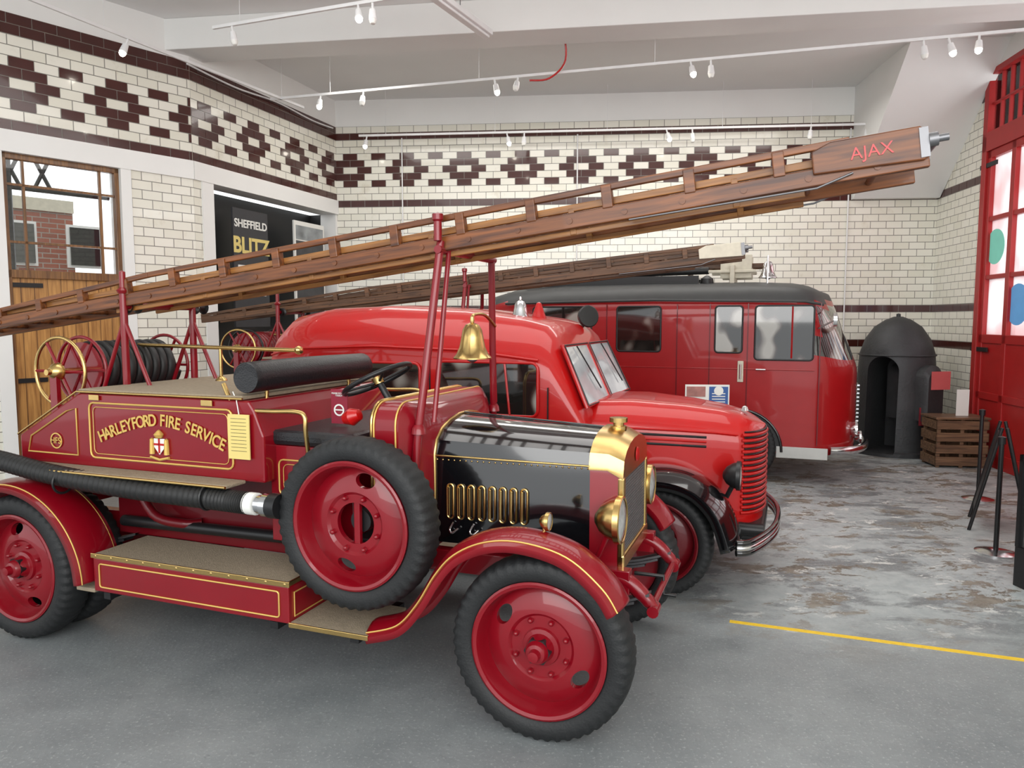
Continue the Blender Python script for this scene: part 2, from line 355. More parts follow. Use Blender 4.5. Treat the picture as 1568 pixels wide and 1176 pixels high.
# ---------------------------------------------------------------- ladder
def bar(name,x0,z0,x1,z1,y0,y1,h,mat,e):
    V=[(x0,y0,z0-h/2),(x1,y0,z1-h/2),(x1,y1,z1-h/2),(x0,y1,z0-h/2),(x0,y0,z0+h/2),(x1,y0,z1+h/2),(x1,y1,z1+h/2),(x0,y1,z0+h/2)]
    return mk(name,V,[(0,3,2,1),(4,5,6,7),(0,1,5,4),(1,2,6,5),(2,3,7,6),(3,0,4,7)],mat,e,bevel=.004)
def ladder(name,mtx,L,W,mat,mat2,hm,label=None):
    e=empty(name); e.matrix_world=mtx
    lst=[]; l2=[]
    for y in (0,W):
        lst.append((-L,0,y-.020,y+.020,-.048,.030))
        bar('top_rail',-L+2.2,.125,-.30,.125,y-.016,y+.016,.032,mat,e); bar('top_rail_taper',-L,.045,-L+2.2,.125,y-.016,y+.016,.032,mat,e)
        x=-.6
        while x>-L+.1:
            zt_=.135 if x>-L+2.2 else .05+.08*(x+L)/2.2
            lst.append((x-.026,x+.026,y-.025,y+.025,.02,zt_)); x-=.4
    boxes('main_strings',lst,mat,e,.005)
    for y in (.038,W-.038):
        l2.append((-L*.93,.0,y-.015,y+.015,.042,.078)); l2.append((-L*.72,-.5,y-.012,y+.012,-.078,-.05))
        x=-.8
        while x>-L*.72: l2.append((x-.016,x+.016,y-.016,y+.016,-.075,.06)); x-=.8
    boxes('extension_strings',l2,mat2,e,.004)
    x=-.2
    while x>-L+.05:
        tube('rung',[(x,-.025,-.01),(x,W+.025,-.01)],.016,mat,e,8)
        tube('extension_rung',[(x-.1,.03,.062),(x-.1,W-.03,.062)],.012,mat2,e,8); x-=.28
    for y in (-.030,W+.030):
        pp=[(-.46,.0),(-.02,-.02),(.0,.0),(.0,.10),(-.03,.125),(-.38,.13),(-.46,.10)]
        n=len(pp); V=[(a,y-.012,b) for a,b in pp]+[(a,y+.012,b) for a,b in pp]
        mk('head_cheek',V,[tuple(range(n)),tuple(range(2*n-1,n-1,-1))]+[(i,(i+1)%n,n+(i+1)%n,n+i) for i in range(n)],hm,e,bevel=.006)
        tube('iron_fitting',[(0,y,.06),(.035,y,.06)],.030,STEEL,e,12); tube('iron_tip',[(.035,y,.06),(.075,y,.06)],.016,STEEL,e,12)
        tube('tie_rod',[(-1.3,y,-.055),(-.45,y,-.06),(-.3,y,-.02)],.005,STEEL,e,8)
    tube('head_roller',[(.02,-.03,.06),(.02,W+.03,.06)],.026,STEEL,e,14)
    boxes('iron_straps',[(-.035,.0,-.048,-.042,-.01,.115)],STEEL,e)
    if label: text('painted_label',label,.075,RED,e,(-.22,-.0445,.055))
    return e

# ---------------------------------------------------------------- vintage engine
def vintage(name,loc,ang,det=True,pm=CRIM):
    E=empty(name,loc,R(-ang))
    boxes('chassis',[(-3.95,.35,y-.035,y+.035,.62,.74) for y in (-.36,.36)]+[(s,s+.08,-.36,.36,.63,.72) for s in (-3.9,-2.4,-1.2,.1)],pm,E,.005)
    for y in (-.36,.36):
        tube('dumb_iron',spline([(.2,y,.70),(.33,y,.68),(.42,y,.61),(.47,y,.555)],5),[.04]*10+[.035]*3+[.03]*3,pm,E,10)
        tube('spring_eye',[(.47,y-.045,.55),(.47,y+.045,.55)],.03,pm,E,12)
        for i in range(5):
            h=.45*(1-i*.17); pts=[(-h+2*h*k/10,0,.53-.018*i+ .10*((-h+2*h*k/10)/.45)**2) for k in range(11)]
            V=[];F=[]
            for p in pts: V+=[(p[0],y-.03,p[2]-.007),(p[0],y+.03,p[2]-.007),(p[0],y+.03,p[2]+.007),(p[0],y-.03,p[2]+.007)]
            for k in range(10):
                for m_ in range(4): F.append((k*4+m_,k*4+(m_+1)%4,(k+1)*4+(m_+1)%4,(k+1)*4+m_))
            for off in (0,-3.41):
                mk('leaf_spring',[(v[0]*(1 if off==0 else 1.3)+off,v[1]*(1 if off==0 else 1.25),v[2]) for v in V],F,STEEL if det else BLK,E)
    tube('front_axle',[(0,-.62,.445),(0,-.45,.43),(0,.45,.43),(0,.62,.445)],.035,pm,E)
    tube('rear_axle',[(-3.41,-.7,.445),(-3.41,.7,.445)],.06,pm,E)
    lathe('differential',[(-.16,0),(-.14,.1),(0,.17),(.14,.1),(.16,0)],pm,E,(-3.41,0,.445),(1,0,0),20)
    tube('starting_handle',[(.3,0,.6),(.46,0,.6),(.46,0,.50),(.53,0,.50)],.011,BLK,E)
    tube('tie_bar',[(.46,-.36,.56),(.46,.36,.56)],.018,pm,E)
    for sd in (-1,1):
        wheel(E,(0,sd*.72,.445),sd,.445,pm,'front_wheel',rot=145 if det else 10,simple=not det)
        wheel(E,(-3.41,sd*.78,.455),sd,.455,pm,'rear_wheel',rot=105,simple=not det)
        tyre(E,(-3.41,sd*.53,.455),.455,.2,'inner_rear_tyre')
        a,b=sorted((sd*.60,sd*.86))
        fp=[(.37,.69),(.30,.79),(.14,.91),(-.07,.955),(-.25,.935),(-.40,.86),(-.50,.75),(-.60,.59),(-.72,.46),(-.90,.395)]
        fender('front_mudguard',fp,a,b,pm,E)
        if det: 
            for yy,off in ((.84,.028),(.63,.030)):
                PP=spline([(x,0,z) for x,z in fp],6); out=[]
                for i,p in enumerate(PP):
                    d=(PP[min(i+1,len(PP)-1)]-PP[max(i-1,0)]).normalized(); nn=Vector((-d.z,0,d.x)); nn=nn if nn.z>-.2 else -nn
                    if d.x<0: nn=Vector((d.z,0,-d.x))
                    out.append((p.x+nn.x*.020,sd*yy,p.z+nn.z*.020))
                tube('gold_line',out,.004,GOLD,E,6)
        a,b=sorted((sd*.62,sd*.92))
        rp=[(-3.41+.60*math.cos(R(t)),.42+.56*math.sin(R(t))) for t in range(2,185,13)]
        fender('rear_mudguard',rp,a,b,pm,E,crown=.03)
        if det:
            tube('gold_line',[(-3.41+.612*math.cos(R(t)),sd*.90,.42+.574*math.sin(R(t))) for t in range(2,185,4)],.004,GOLD,E,6)
            tube('gold_line',[(-3.41+.612*math.cos(R(t)),sd*.65,.42+.574*math.sin(R(t))) for t in range(2,185,4)],.004,GOLD,E,6)
        # steps
        a,b=sorted((sd*.46,sd*.86))
        box('tool_locker_step',-2.75,-1.36,a,b,.40,.60,pm,E)
        box('step_mat',-2.75,-1.36,a,b,.60,.625,MATB,E)
        box('lower_step',-1.36,-.88,a,b,.385,.41,MATB,E); box('rear_lower_step',-2.9,-2.75,a,b,.385,.41,MATB,E)
        if det:
            yy=sd*.864
            boxes('brass_edging',[(-2.76,-1.35,yy-.005,yy+.005,.60,.63),(-1.36,-.88,yy-.005,yy+.005,.385,.412)],BRASS,E,.003)
            box('brass_end_edging',-1.365,-1.352,a,b,.605,.63,BRASS,E,.003)
            rectloop('gold_line',-2.70,-1.42,.43,.57,yy,E,cr=.015)
            q=[(-1.355,sd*.82,.43),(-1.355,sd*.82,.56),(-1.355,sd*.5,.56),(-1.355,sd*.5,.43)]; tube('gold_line',q,.004,GOLD,E,6,closed=True)
            for i in range(12): lathe('brass_stud',[(0,.008),(.005,0)],BRASS,E,(-2.72+i*.122,yy+sd*.005,.615),(0,sd,0),8)
        boxes('step_bracket',[(s,s+.05,min(sd*.36,sd*.84),max(sd*.36,sd*.84),.35,.39) for s in (-2.7,-1.5,-1.0)],BLK,E)
    # lower body
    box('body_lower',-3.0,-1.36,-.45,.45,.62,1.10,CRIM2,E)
    tube('exhaust_pipe',[(-2.9,-.5,.72),(-1.4,-.5,.74)],.035,BLK,E); tube('pump_pipe',spline([(-2.75,-.55,1.02),(-2.6,-.55,.8),(-2.4,-.52,.75),(-2.3,-.46,.75)],5),.03,CRIM2,E)
    # hose-box body
    pr=[(-3.53,1.10),(-3.53,1.27),(-3.0,1.555),(-1.72,1.555),(-1.68,1.50),(-1.62,1.36),(-1.62,1.10)]
    n=len(pr); V=[(x,-.70,z) for x,z in pr]+[(x,.70,z) for x,z in pr]
    mk('hose_box_body',V,[tuple(range(n)),tuple(range(2*n-1,n-1,-1))]+[(i,(i+1)%n,n+(i+1)%n,n+i) for i in range(n)],pm,E,bevel=.012)
    box('deck_mat',-3.0,-1.76,-.70,.70,1.557,1.58,MATB,E)
    for sd in (-1,1):
        box('side_shelf',-3.4,-1.75,min(sd*.70,sd*.86),max(sd*.70,sd*.86),1.09,1.11,MATB,E)
        if det: tube('brass_shelf_edge',[(-3.4,sd*.865,1.10),(-1.75,sd*.865,1.10)],.008,BRASS,E)
    if det:
        Y=-.705
        tube('brass_deck_edge',[(-3.53,-.71,1.275),(-3.0,-.71,1.565),(-1.75,-.71,1.565)],.007,BRASS,E)
        rectloop('gold_panel_line',-2.91,-1.83,1.165,1.50,Y,E,r=.006,cr=.035); rectloop('gold_panel_line',-2.88,-1.86,1.19,1.475,Y,E,r=.0025,cr=.03)
        tube('gold_panel_line',[(-3.02,Y,1.17),(-3.02,Y,1.46),(-3.10,Y,1.44),(-3.42,Y,1.27),(-3.45,Y,1.17)],.005,GOLD,E,6,closed=True)
        lathe('monogram',[(0,.05),(.003,.05),(.003,.042),(0,.042)],GOLD,E,(-3.2,Y,1.25),(0,-1,0),24); text('monogram_letters','HFS',.055,GOLD,E,(-3.2,-.71,1.25))
        s="HARLEYFORD FIRE SERVICE"; A0,A1=-2.83,-1.88; nchar=len(s)
        wid={'I':.55,' ':.7,'R':1.02,'E':.95,'L':.9,'O':1.12,'D':1.05}; tot=sum(wid.get(c,1) for c in s); acc=0
        for ch in s:
            w_=wid.get(ch,1); t=(acc+w_/2)/tot; acc+=w_
            if ch==' ': continue
            x=A0+(A1-A0)*t; u=2*t-1; z=1.415-.125*abs(u)**1.7; sl=-.125*1.7*abs(u)**.7*(1 if u>0 else -1)*2/(A1-A0)
            o=text('letter_'+ch,ch,.098,GOLD,E,(x,-.708,z),(R(90),-math.atan(sl),0)); o.data.offset=.0016; o.scale=(.84,1,1)
        mk('crest_shield',[(-2.40,-.708,1.31),(-2.32,-.708,1.31),(-2.32,-.708,1.26),(-2.36,-.708,1.215),(-2.40,-.708,1.26)],[(0,1,2,3,4)],PAPER,E,solid=.004)
        boxes('crest_cross',[(-2.366,-2.354,-.713,-.709,1.225,1.31),(-2.40,-2.32,-.713,-.709,1.27,1.282)],RED,E)
        for dx in (-.055,.055): lathe('crest_supporter',[(0,.0),(.003,.016),(.05,.014),(.09,.012),(.10,0)],GOLD,E,(-2.36+dx,-.71,1.215),(0,0,1),8)
        lathe('crest_crown',[(0,.02),(.02,.03),(.04,.012),(.05,0)],GOLD,E,(-2.36,-.71,1.315),(0,0,1),10)
        tube('crest_scroll',[(-2.43,-.709,1.20),(-2.36,-.709,1.185),(-2.29,-.709,1.20)],.008,GOLD,E,6)
        box('yellow_label',-1.845,-1.70,-.722,-.715,1.23,1.48,YTAG,E,0)
        boxes('label_print',[(-1.825,-1.72,-.7235,-.722,1.455-.02*i,1.457-.02*i) for i in range(10)],BLK,E)
        tube('label_string',[(-1.77,-.718,1.48),(-1.80,-.70,1.56),(-1.84,-.68,1.60)],.003,PAPER,E,6)
        for sx in (-2.86,-2.0): box('brass_hinge',sx-.04,sx+.04,-.715,-.705,1.515,1.55,BRASS,E,.003)
    # seat base + seat
    box('seat_base',-1.66,-1.12,-.60,.60,.75,1.30,pm,E)
    box('cab_floor',-1.12,-.78,-.60,.60,.78,.82,BLK,E)
    box('seat_cushion',-1.68,-1.10,-.62,.62,1.30,1.385,LEATHER,E,.03)
    if det:
        rectloop('gold_panel_line',-1.60,-1.18,1.02,1.22,-.604,E,r=.005); rectloop('gold_panel_line',-1.57,-1.21,1.045,1.195,-.604,E,r=.0025)
        lathe('monogram',[(0,.05),(.003,.05),(.003,.042),(0,.042)],GOLD,E,(-1.42,-.604,1.12),(0,-1,0),24); text('monogram_letters','HFS',.055,GOLD,E,(-1.42,-.607,1.12))
    o=tube('backrest_roll',spline([(-1.75,-.66,1.68),(-1.75,-.63,1.68),(-1.75,-.1,1.685),(-1.75,.47,1.68),(-1.75,.5,1.68)],5),[.05,.07,.078,.083]+[.088]*13+[.083,.078,.07,.05],LEATHER,E,24)
    for y in (-.5,.35): tube('backrest_bracket',[(-1.75,y,1.62),(-1.76,y,1.5),(-1.72,y,1.3)],.012,BRASS,E)
    for sd in (-1,1): tube('brass_arm_rail',spline([(-1.92,sd*.66,1.64),(-1.86,sd*.68,1.56),(-1.80,sd*.68,1.505),(-1.60,sd*.68,1.50),(-1.42,sd*.68,1.505),(-1.365,sd*.68,1.48),(-1.36,sd*.68,1.40),(-1.36,sd*.66,1.28)],6),.013,BRASS,E)
    # steering
    c=Vector((-1.15,-.28,1.66)); ax=Vector((-.45,0,.89)).normalized(); u=Vector((0,1,0)); w=ax.cross(u)
    tube('steering_rim',[c+(u*math.cos(t)+w*math.sin(t))*.205 for t in [2*math.pi*i/36 for i in range(36)]],.014,BLK,E,10,closed=True)
    for a in (45,135,225,315): tube('steering_spoke',[c-ax*.02,c+(u*math.cos(R(a))+w*math.sin(R(a)))*.2],.008,BLK,E)
    tube('steering_column',[c,Vector((-.90,-.28,1.27))],.02,BLK,E); lathe('steering_boss',[(-.03,.03),(.01,.035),(.02,0)],BRASS,E,c,ax,16)
    if det:
        lathe('horn_bulb',[(-.06,.0),(-.05,.03),(0,.05),(.05,.03),(.06,0)],RED,E,(-1.17,-.52,1.47),(1,0,.3),16)
        tube('brake_lever',[(-1.0,-.52,.9),(-1.02,-.54,1.45)],.012,CHROME,E)
        box('notice',-1.42,-1.31,-.35,-.345,1.40,1.60,REDNOTE,E,0)
        lathe('notice_symbol',[(0,.035),(.002,.035),(.002,.026),(0,.026)],PAPER,E,(-1.365,-.352,1.48),(0,-1,0),20); text('notice_text','PLEASE DO NOT\nTOUCH',.013,PAPER,E,(-1.365,-.353,1.57)); box('notice_slash',-1.39,-1.34,-.3535,-.352,1.477,1.484,PAPER,E,0)
    # scuttle
    loft('scuttle',[(-1.0,rr(.60,.75,1.56,.12)),(-.84,rr(.60,.75,1.56,.12)),(-.78,rr(.52,.75,1.53,.14)),(-.735,rr(.42,.75,1.47,.16))],pm,E)
    if det:
        for ss,w_,zz in ((-.985,.603,1.563),(-.855,.603,1.563)): tube('gold_line',[(ss,y,z) for y,z in rr(w_,.9,zz,.12)],.005,GOLD,E,6)
        tube('brass_scuttle_bead',[(-1.0,y,z) for y,z in rr(.604,.9,1.564,.12)],.008,BRASS,E,6)
    # bonnet
    def br(w,z0,zs,zt,n=9):
        p=[(-w,z0),(-w,zs)]
        for i in range(1,n): 
            t=i/n; a=math.pi-math.pi*t; p.append((w*math.cos(a),zs+(zt-zs)*math.sin(a)**.8))
        p+=[(w,zs),(w,z0)]; return p
    BN=BLACK if det else pm
    loft('bonnet',[(-.735,br(.385,.78,1.265,1.45)),(.13,br(.345,.78,1.255,1.405))],BN,E,smooth=30)
    if det:
        tube('brass_beading',[(-.735,y,z) for y,z in br(.39,.78,1.265,1.455)],.010,BRASS,E,8)
        for sd in (-1,1): tube('brass_hinge_line',[(-.73,sd*.39,1.262),(.13,sd*.35,1.253)],.006,BRASS,E,8)
        tube('centre_hinge',[(-.73,0,1.455),(.13,0,1.41)],.006,BLACK,E,8)
        for i in range(26):
            t=i/25; lathe('rivet',[(0,.005),(.004,0)],BRASS,E,(-.72+.84*t,-.384+.035*t-.003,1.24),(0,-1,0),6)
        for i in range(8):
            s=-.64+i*.060
            y=-.386+.035*(s+.735)/.865-.002
            lp=[]
            for cz,a0 in ((1.092,0),(.938,180)):
                for k in range(7): a=R(a0+30*k); lp.append((s+.018*math.cos(a),y-.004,cz+.018*math.sin(a)))
            tube('brass_louvre',lp,.0055,BRASS,E,6,closed=True)
            boxes('louvre_lip',[(s-.014,s-.003,y-.014,y,.935,1.095)],BRASS,E,.002)
        for s in (-.62,-.5): tube('bonnet_catch',spline([(s,-.392,.90),(s-.02,-.40,.86),(s+.0,-.41,.845),(s+.03,-.40,.87)],4),.006,CHROME,E,8)
    # radiator
    loft('radiator_sides',[(.13,br(.35,.74,1.24,1.405)),(.28,br(.33,.74,1.24,1.37))],pm,E,smooth=30)
    loft('radiator_brass_tank',[(.125,[(y,z) for y,z in br(.355,1.235,1.25,1.42)]),(.22,br(.345,1.235,1.25,1.41)),(.30,br(.335,1.19,1.22,1.37))],BRASS if det else pm,E,smooth=30)
    box('radiator_core',.275,.295,-.28,.28,.80,1.20,CORE,E,0)
    boxes('radiator_frame',[(.27,.305,-.335,-.29,.74,1.2),(.27,.305,.29,.335,.74,1.2),(.27,.31,-.335,.335,.72,.80)],BRASS if det else pm,E,.01)
    if det:
        lathe('radiator_cap',[(0,.045),(.02,.045),(.022,.03),(.04,.03),(.042,.05),(.065,.05),(.07,0)],BRASS,E,(.2,0,1.40),(0,0,1),20)
        lathe('badge',[(0,.04),(.006,.035),(.008,0)],RED,E,(.305,0,1.27),(1,0,0),16)
        boxes('core_fins',[(.295,.298,-.28,.28,.81+.016*i,.814+.016*i) for i in range(25)],STEEL,E)
    for sd in (-1,1):
        headlamp('headlamp',(.30,sd*.43,1.01),.112,E,BRASS if sd<0 else BLK,BRASS)
        tube('headlamp_bracket',[(.24,sd*.43,.92),(.2,sd*.42,.82),(.1,sd*.37,.72)],.015,pm,E)
        headlamp('side_lamp',(.02,sd*.70,1.045),.042,E,BRASS,BRASS)
        tube('side_lamp_stem',[(0,sd*.70,1.02),(0,sd*.70,.97)],.01,BRASS,E)
    # front pylon
    for sd in (-1,1):
        tube('pylon_post',[(-.79,sd*.56,.9),(-.76,sd*.54,1.35),(-.70,sd*.36,2.42)],.022,pm,E,12)
        tube('pylon_inner_post',[(-.68,sd*.50,1.46),(-.68,sd*.30,2.38)] if sd<0 else [(-.74,sd*.52,1.46),(-.70,sd*.36,2.38)],.014,pm,E,10)
        lathe('pylon_foot',[(0,.04),(.03,.035),(.05,.022)],pm,E,(-.755,sd*.53,1.40),(0,0,1),14)
    tube('pylon_crossbar',[(-.70,-.40,2.375),(-.70,.40,2.375)],.022,pm,E,12)
    lathe('pylon_finial',[(0,.022),(.1,.022),(.11,.03),(.14,.03),(.15,0)],pm,E,(-.70,-.395,2.42),(0,0,1),12)
    # rear gallows
    for y in (-.35,.24):
        tube('gallows_post',[(-2.99,y,1.56),(-2.99,y,2.17)],.024,pm,E); lathe('gallows_cap',[(0,.03),(.02,.04),(.04,.02),(.14 if y<0 else .05,.02),(.15 if y<0 else .06,0)],pm,E,(-2.99,y,2.17),(0,0,1),12)
        for d in (-.26,.2): tube('gallows_brace',[(-2.99,y,2.0),(-2.99+d,y,1.57 if d>0 else 1.42)],.014,pm,E)
        lathe('gallows_roller',[(-.04,.05),(-.03,.03),(.03,.03),(.04,.05)],BLK,E,(-2.99,y+.07,2.09),(0,1,0),16)
    tube('gallows_crossbar',[(-2.99,-.35,2.09),(-2.99,.24,2.09)],.022,pm,E)
    # hose reel
    rc=(-3.45,0,1.66)
    tube('reel_shaft',[(-3.45,-.56,1.66),(-3.45,.5,1.66)],.02,BRASS,E)
    for y in (-.46,-.30,.42):
        tube('reel_rim',[(rc[0]+.225*math.cos(t),y,rc[2]+.225*math.sin(t)) for t in [2*math.pi*i/40 for i in range(40)]],.012,(BRASS if y<-.4 else pm) if det else (BRASS if y<-.4 else BLK),E,8,closed=True)
        for k in range(6): tube('reel_spoke',[(rc[0],y,rc[2]),(rc[0]+.22*math.cos(k*math.pi/3),y,rc[2]+.22*math.sin(k*math.pi/3))],.011,pm,E,6)
    lathe('reel_cheek',[(0,.03),(0,.19),(.01,.19),(.01,.03)],pm,E,(-3.45,-.30,1.66),(0,1,0),28)
    lathe('reel_hub',[(0,.06),(.03,.055),(.06,.03),(.07,0)],BRASS,E,(-3.45,-.47,1.66),(0,-1,0),20)
    pts=[]
    for i in range(9*28): 
        t=i/28; pts.append((rc[0]+.165*math.cos(2*math.pi*t),-.25+t*.07,rc[2]+.165*math.sin(2*math.pi*t)))
    tube('hose_on_reel',pts,.034,HOSE if det else pm,E,8)
    lathe('reel_drum',[(-.28,.0),(-.28,.13),(.40,.13),(.40,0)],BLK,E,rc,(0,1,0),24)
    for y in (-.5,.47): boxes('reel_stand',[(-3.48,-3.42,y-.015,y+.015,1.28,1.68)],pm,E)
    # rails
    tube('brass_rail',[(-3.4,.1,1.82),(-1.98,.1,1.80)],.014,BRASS,E)
    lathe('brass_rail_ball',[(-.03,0),(-.02,.022),(0,.03),(.02,.022),(.03,0)],BRASS,E,(-1.97,.1,1.80),(1,0,0),14)
    for s in (-2.62,): 
        tube('brass_stanchion',[(s,.1,1.57),(s,.1,1.80)],.012,BRASS,E); lathe('stanchion_base',[(0,.04),(.015,.035),(.03,.015)],BRASS,E,(s,.1,1.58),(0,0,1),14)
    if det:
        wheel(E,(-1.0,-.75,.955),-1,.448,pm,'spare_wheel',spare=True,rot=75,w=.19)
        tube('spare_strut',[(-1.0,-.62,.95),(-.95,-.36,.70)],.03,pm,E)
        P=spline([(-4.1,-.83,1.16),(-3.6,-.83,1.13),(-3.1,-.83,1.07),(-2.5,-.83,1.035),(-1.9,-.83,1.025),(-1.62,-.83,1.02)],60)
        tube('suction_hose',P,[.056+(.006 if (i//2)%2 else 0) for i in range(len(P))],HOSE,E,18)
        tube('hose_whipping',[(-1.63,-.83,1.02),(-1.57,-.83,1.02)],.060,PAPER,E,20); tube('hose_coupling',[(-1.57,-.83,1.02),(-1.52,-.83,1.02),(-1.52,-.83,1.02),(-1.48,-.83,1.02)],[.05,.05,.062,.062],CHROME,E,20)
        tube('hose_end',[(-1.48,-.83,1.02),(-1.42,-.83,1.02)],.066,BLK,E,20)
        for s in (-3.0,-1.9): tube('hose_strap',[(s,-.83+.068*math.cos(a),1.03+.068*math.sin(a)) for a in [2*math.pi*i/20 for i in range(20)]],.008,BLK,E,6,closed=True)
        tube('bell_arm',spline([(-.70,.42,1.96),(-.70,.25,2.03),(-.70,.08,2.03),(-.70,.055,2.0)],5),.01,BRASS,E,8)
        bell('bell',(-.70,.055,1.77),.23,BRASS,E)
    return E

e1=vintage('vintage_fire_engine',(.40,4.10,0),20.5)
e4=vintage('vintage_fire_engine',(.25,8.38,0),12.5,det=False)
bpy.context.view_layer.update()
ladder('wooden_extension_ladder',e1.matrix_world@Matrix.Translation((1.60,-.33,2.70))@Matrix.Rotation(R(-7.0),4,'Y'),6.6,.40,LW,LW2,LW,'AJAX')
ladder('wooden_extension_ladder',e4.matrix_world@Matrix.Translation((2.25,-.18,2.68))@Matrix.Rotation(R(-6.0),4,'Y'),6.4,.38,LWD,LWD,CREAM)

# ---------------------------------------------------------------- fire van (middle)
E=empty('fire_tender_van',(1.44,5.92,0),R(-21))
rings=[(-3.56,.66,.52,1.76,.3),(-3.50,.78,.46,1.92,.34),(-3.35,.84,.42,2.02,.36),(-3.0,.87,.42,2.08,.36),(-2.4,.88,.42,2.10,.36),(-1.7,.88,.42,2.06,.36),(-1.2,.87,.42,1.99,.35),(-1.02,.86,.42,1.94,.33),(-.93,.84,.42,1.85,.28),(-.66,.80,.42,1.27,.14)]
loft('van_body',[(s,rr(w,a,b,c,.03)) for s,w,a,b,c in rings],RED,E,smooth=35)
tube('roof_gutter',[(-3.45,-.83,1.70),(-3.2,-.88,1.76),(-2.4,-.895,1.79),(-1.6,-.895,1.77),(-1.0,-.875,1.70)],.010,RED,E)
def sidewin(s0,s1,z0,z1,Y,par,mat=CABG,fr=BLK,r=.05):
    pts=[]
    for cx,cz,a0 in ((s1-r,z1-r,0),(s0+r,z1-r,90),(s0+r,z0+r,180),(s1-r,z0+r,270)):
        for k in range(5):
            a=R(a0+22.5*k); pts.append((cx+r*math.cos(a),Y,cz+r*math.sin(a)))
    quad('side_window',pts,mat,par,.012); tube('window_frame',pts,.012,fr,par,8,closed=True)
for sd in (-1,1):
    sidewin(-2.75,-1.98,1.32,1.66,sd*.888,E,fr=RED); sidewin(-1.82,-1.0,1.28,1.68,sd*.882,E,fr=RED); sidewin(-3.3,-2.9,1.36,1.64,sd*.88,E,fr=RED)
    tube('quarter_light_bar',[(-1.22,sd*.892,1.29),(-1.26,sd*.892,1.67)],.009,RED,E,6)
    boxes('door_gap',[(-1.9,-1.89,sd*.884-.004,sd*.884+.004,.5,1.72),(-.93,-.92,sd*.868-.004,sd*.868+.004,.5,1.5)],BLK,E)
    tube('door_handle',[(-1.80,sd*.90,1.16),(-1.68,sd*.92,1.16)],.01,CHROME,E)
def ws(t,y,o=.03): return (-.93+.27*t+.907*o,y,1.865-.58*t+.42*o)
for a,b in ((-.75,-.03),(.03,.75)):
    q=[ws(.13,a+(.05 if a<0 else 0)),ws(.13,b-(.05 if b>.1 else 0)),ws(.90,b),ws(.90,a)]
    quad('windscreen_pane',q,WSGLASS,E,.008); tube('windscreen_frame',q,.016,RED,E,8,closed=True)
    tube('windscreen_rubber',[(p[0]+.012,p[1]*.97,p[2]+.005) for p in q],.007,BLK,E,8,closed=True)
    tube('wiper',[ws(.16,(a+b)/2,.05),ws(.75,(a+b)/2+.15,.055)],.006,BLK,E,6)
nose=[(-.74,.62,.50,1.36,.22),(-.4,.58,.50,1.37,.24),(0,.50,.46,1.34,.24),(.25,.42,.44,1.305,.22),(.40,.37,.42,1.27,.2)]
for s in (.46,.51,.545,.565,.577): nose.append((s,.37*math.sqrt(max(.01,1-((s-.40)/.18)**2)),.42,1.27-.9*(s-.4)*.55,.18))
loft('bonnet',[(s,rr(w,a,b,c,.015)) for s,w,a,b,c in nose],RED,E,smooth=35)
for i in range(15):
    z=.56+.042*i
    tube('grille_rib',[(.40+.19*math.sqrt(max(0,1-(y/.375)**2)),y,z) for y in [-.37+.74*k/24 for k in range(25)]],.012,RED,E,8)
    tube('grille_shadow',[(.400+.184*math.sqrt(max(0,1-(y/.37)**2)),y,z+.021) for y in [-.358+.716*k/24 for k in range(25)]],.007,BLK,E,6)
lathe('bonnet_badge',[(0,.03),(.03,.02),(.04,0)],CHROME,E,(.42,0,1.29),(0,0,1),12)
for sd in (-1,1):
    for k in range(3): tube('bonnet_louvre',[(-.35,sd*.576,1.15-.035*k),(.18,sd*.452,1.13-.035*k)],.010,BLK if k%2==0 else RED,E,6)
    tube('bonnet_trim',[(-.70,sd*.62,1.19),(-.4,sd*.587,1.19),(0,sd*.507,1.18),(.25,sd*.427,1.165),(.40,sd*.377,1.15)],.008,RED,E,6)
    a,b=sorted((sd*.40,sd*.93))
    fender('front_wing',[(-.66,.42),(-.56,.66),(-.36,.82),(-.10,.87),(.14,.82),(.31,.66),(.40,.42)],a,b,BLACK,E,crown=.07,lip=.06)
    fender('rear_wing',[(-3.2,.42),(-3.1,.7),(-2.8,.85),(-2.5,.7),(-2.4,.42)],*sorted((sd*.80,sd*.95)),BLACK,E,crown=.03)
    wheel(E,(-.12,sd*.74,.40),sd,.40,CRIM2,'front_wheel',simple=True); wheel(E,(-2.8,sd*.76,.40),sd,.40,CRIM2,'rear_wheel',simple=True)
    headlamp('headlamp',(.42,sd*.56,.88),.10,E,BLK,BLK)
    tube('headlamp_stem',[(.38,sd*.56,.80),(.30,sd*.48,.62)],.018,BLK,E)
    box('running_board',-2.4,-.62,*sorted((sd*.80,sd*.94)),.36,.40,BLK,E)
bp_=spline([(.44,-.88,.44),(.54,-.80,.44),(.66,-.4,.44),(.69,0,.44),(.66,.4,.44),(.54,.80,.44),(.44,.88,.44)],6)
for dz in (-.035,0,.035): tube('bumper',[(p.x,p.y,p.z+dz) for p in bp_],.022,BLACK if dz else CHROME,E,10)
box('apron',.40,.60,-.40,.40,.36,.48,BLK,E,.02)
tube('chassis_front',[(-2.9,-.4,.45),(.6,-.4,.45)],.05,BLK,E); tube('chassis_front',[(-2.9,.4,.45),(.6,.4,.45)],.05,BLK,E)
lathe('bell_post',[(0,.06),(.02,.05),(.05,.03)],CHROME,E,(-1.36,-.28,1.97),(0,0,1),16)
bell('roof_bell',(-1.36,-.28,1.985),.19,CHROME,E)
lathe('roof_light',[(0,.07),(.02,.07),(.16,.02),(.17,0)],RED,E,(-1.24,-.16,1.98),(0,0,1),16)
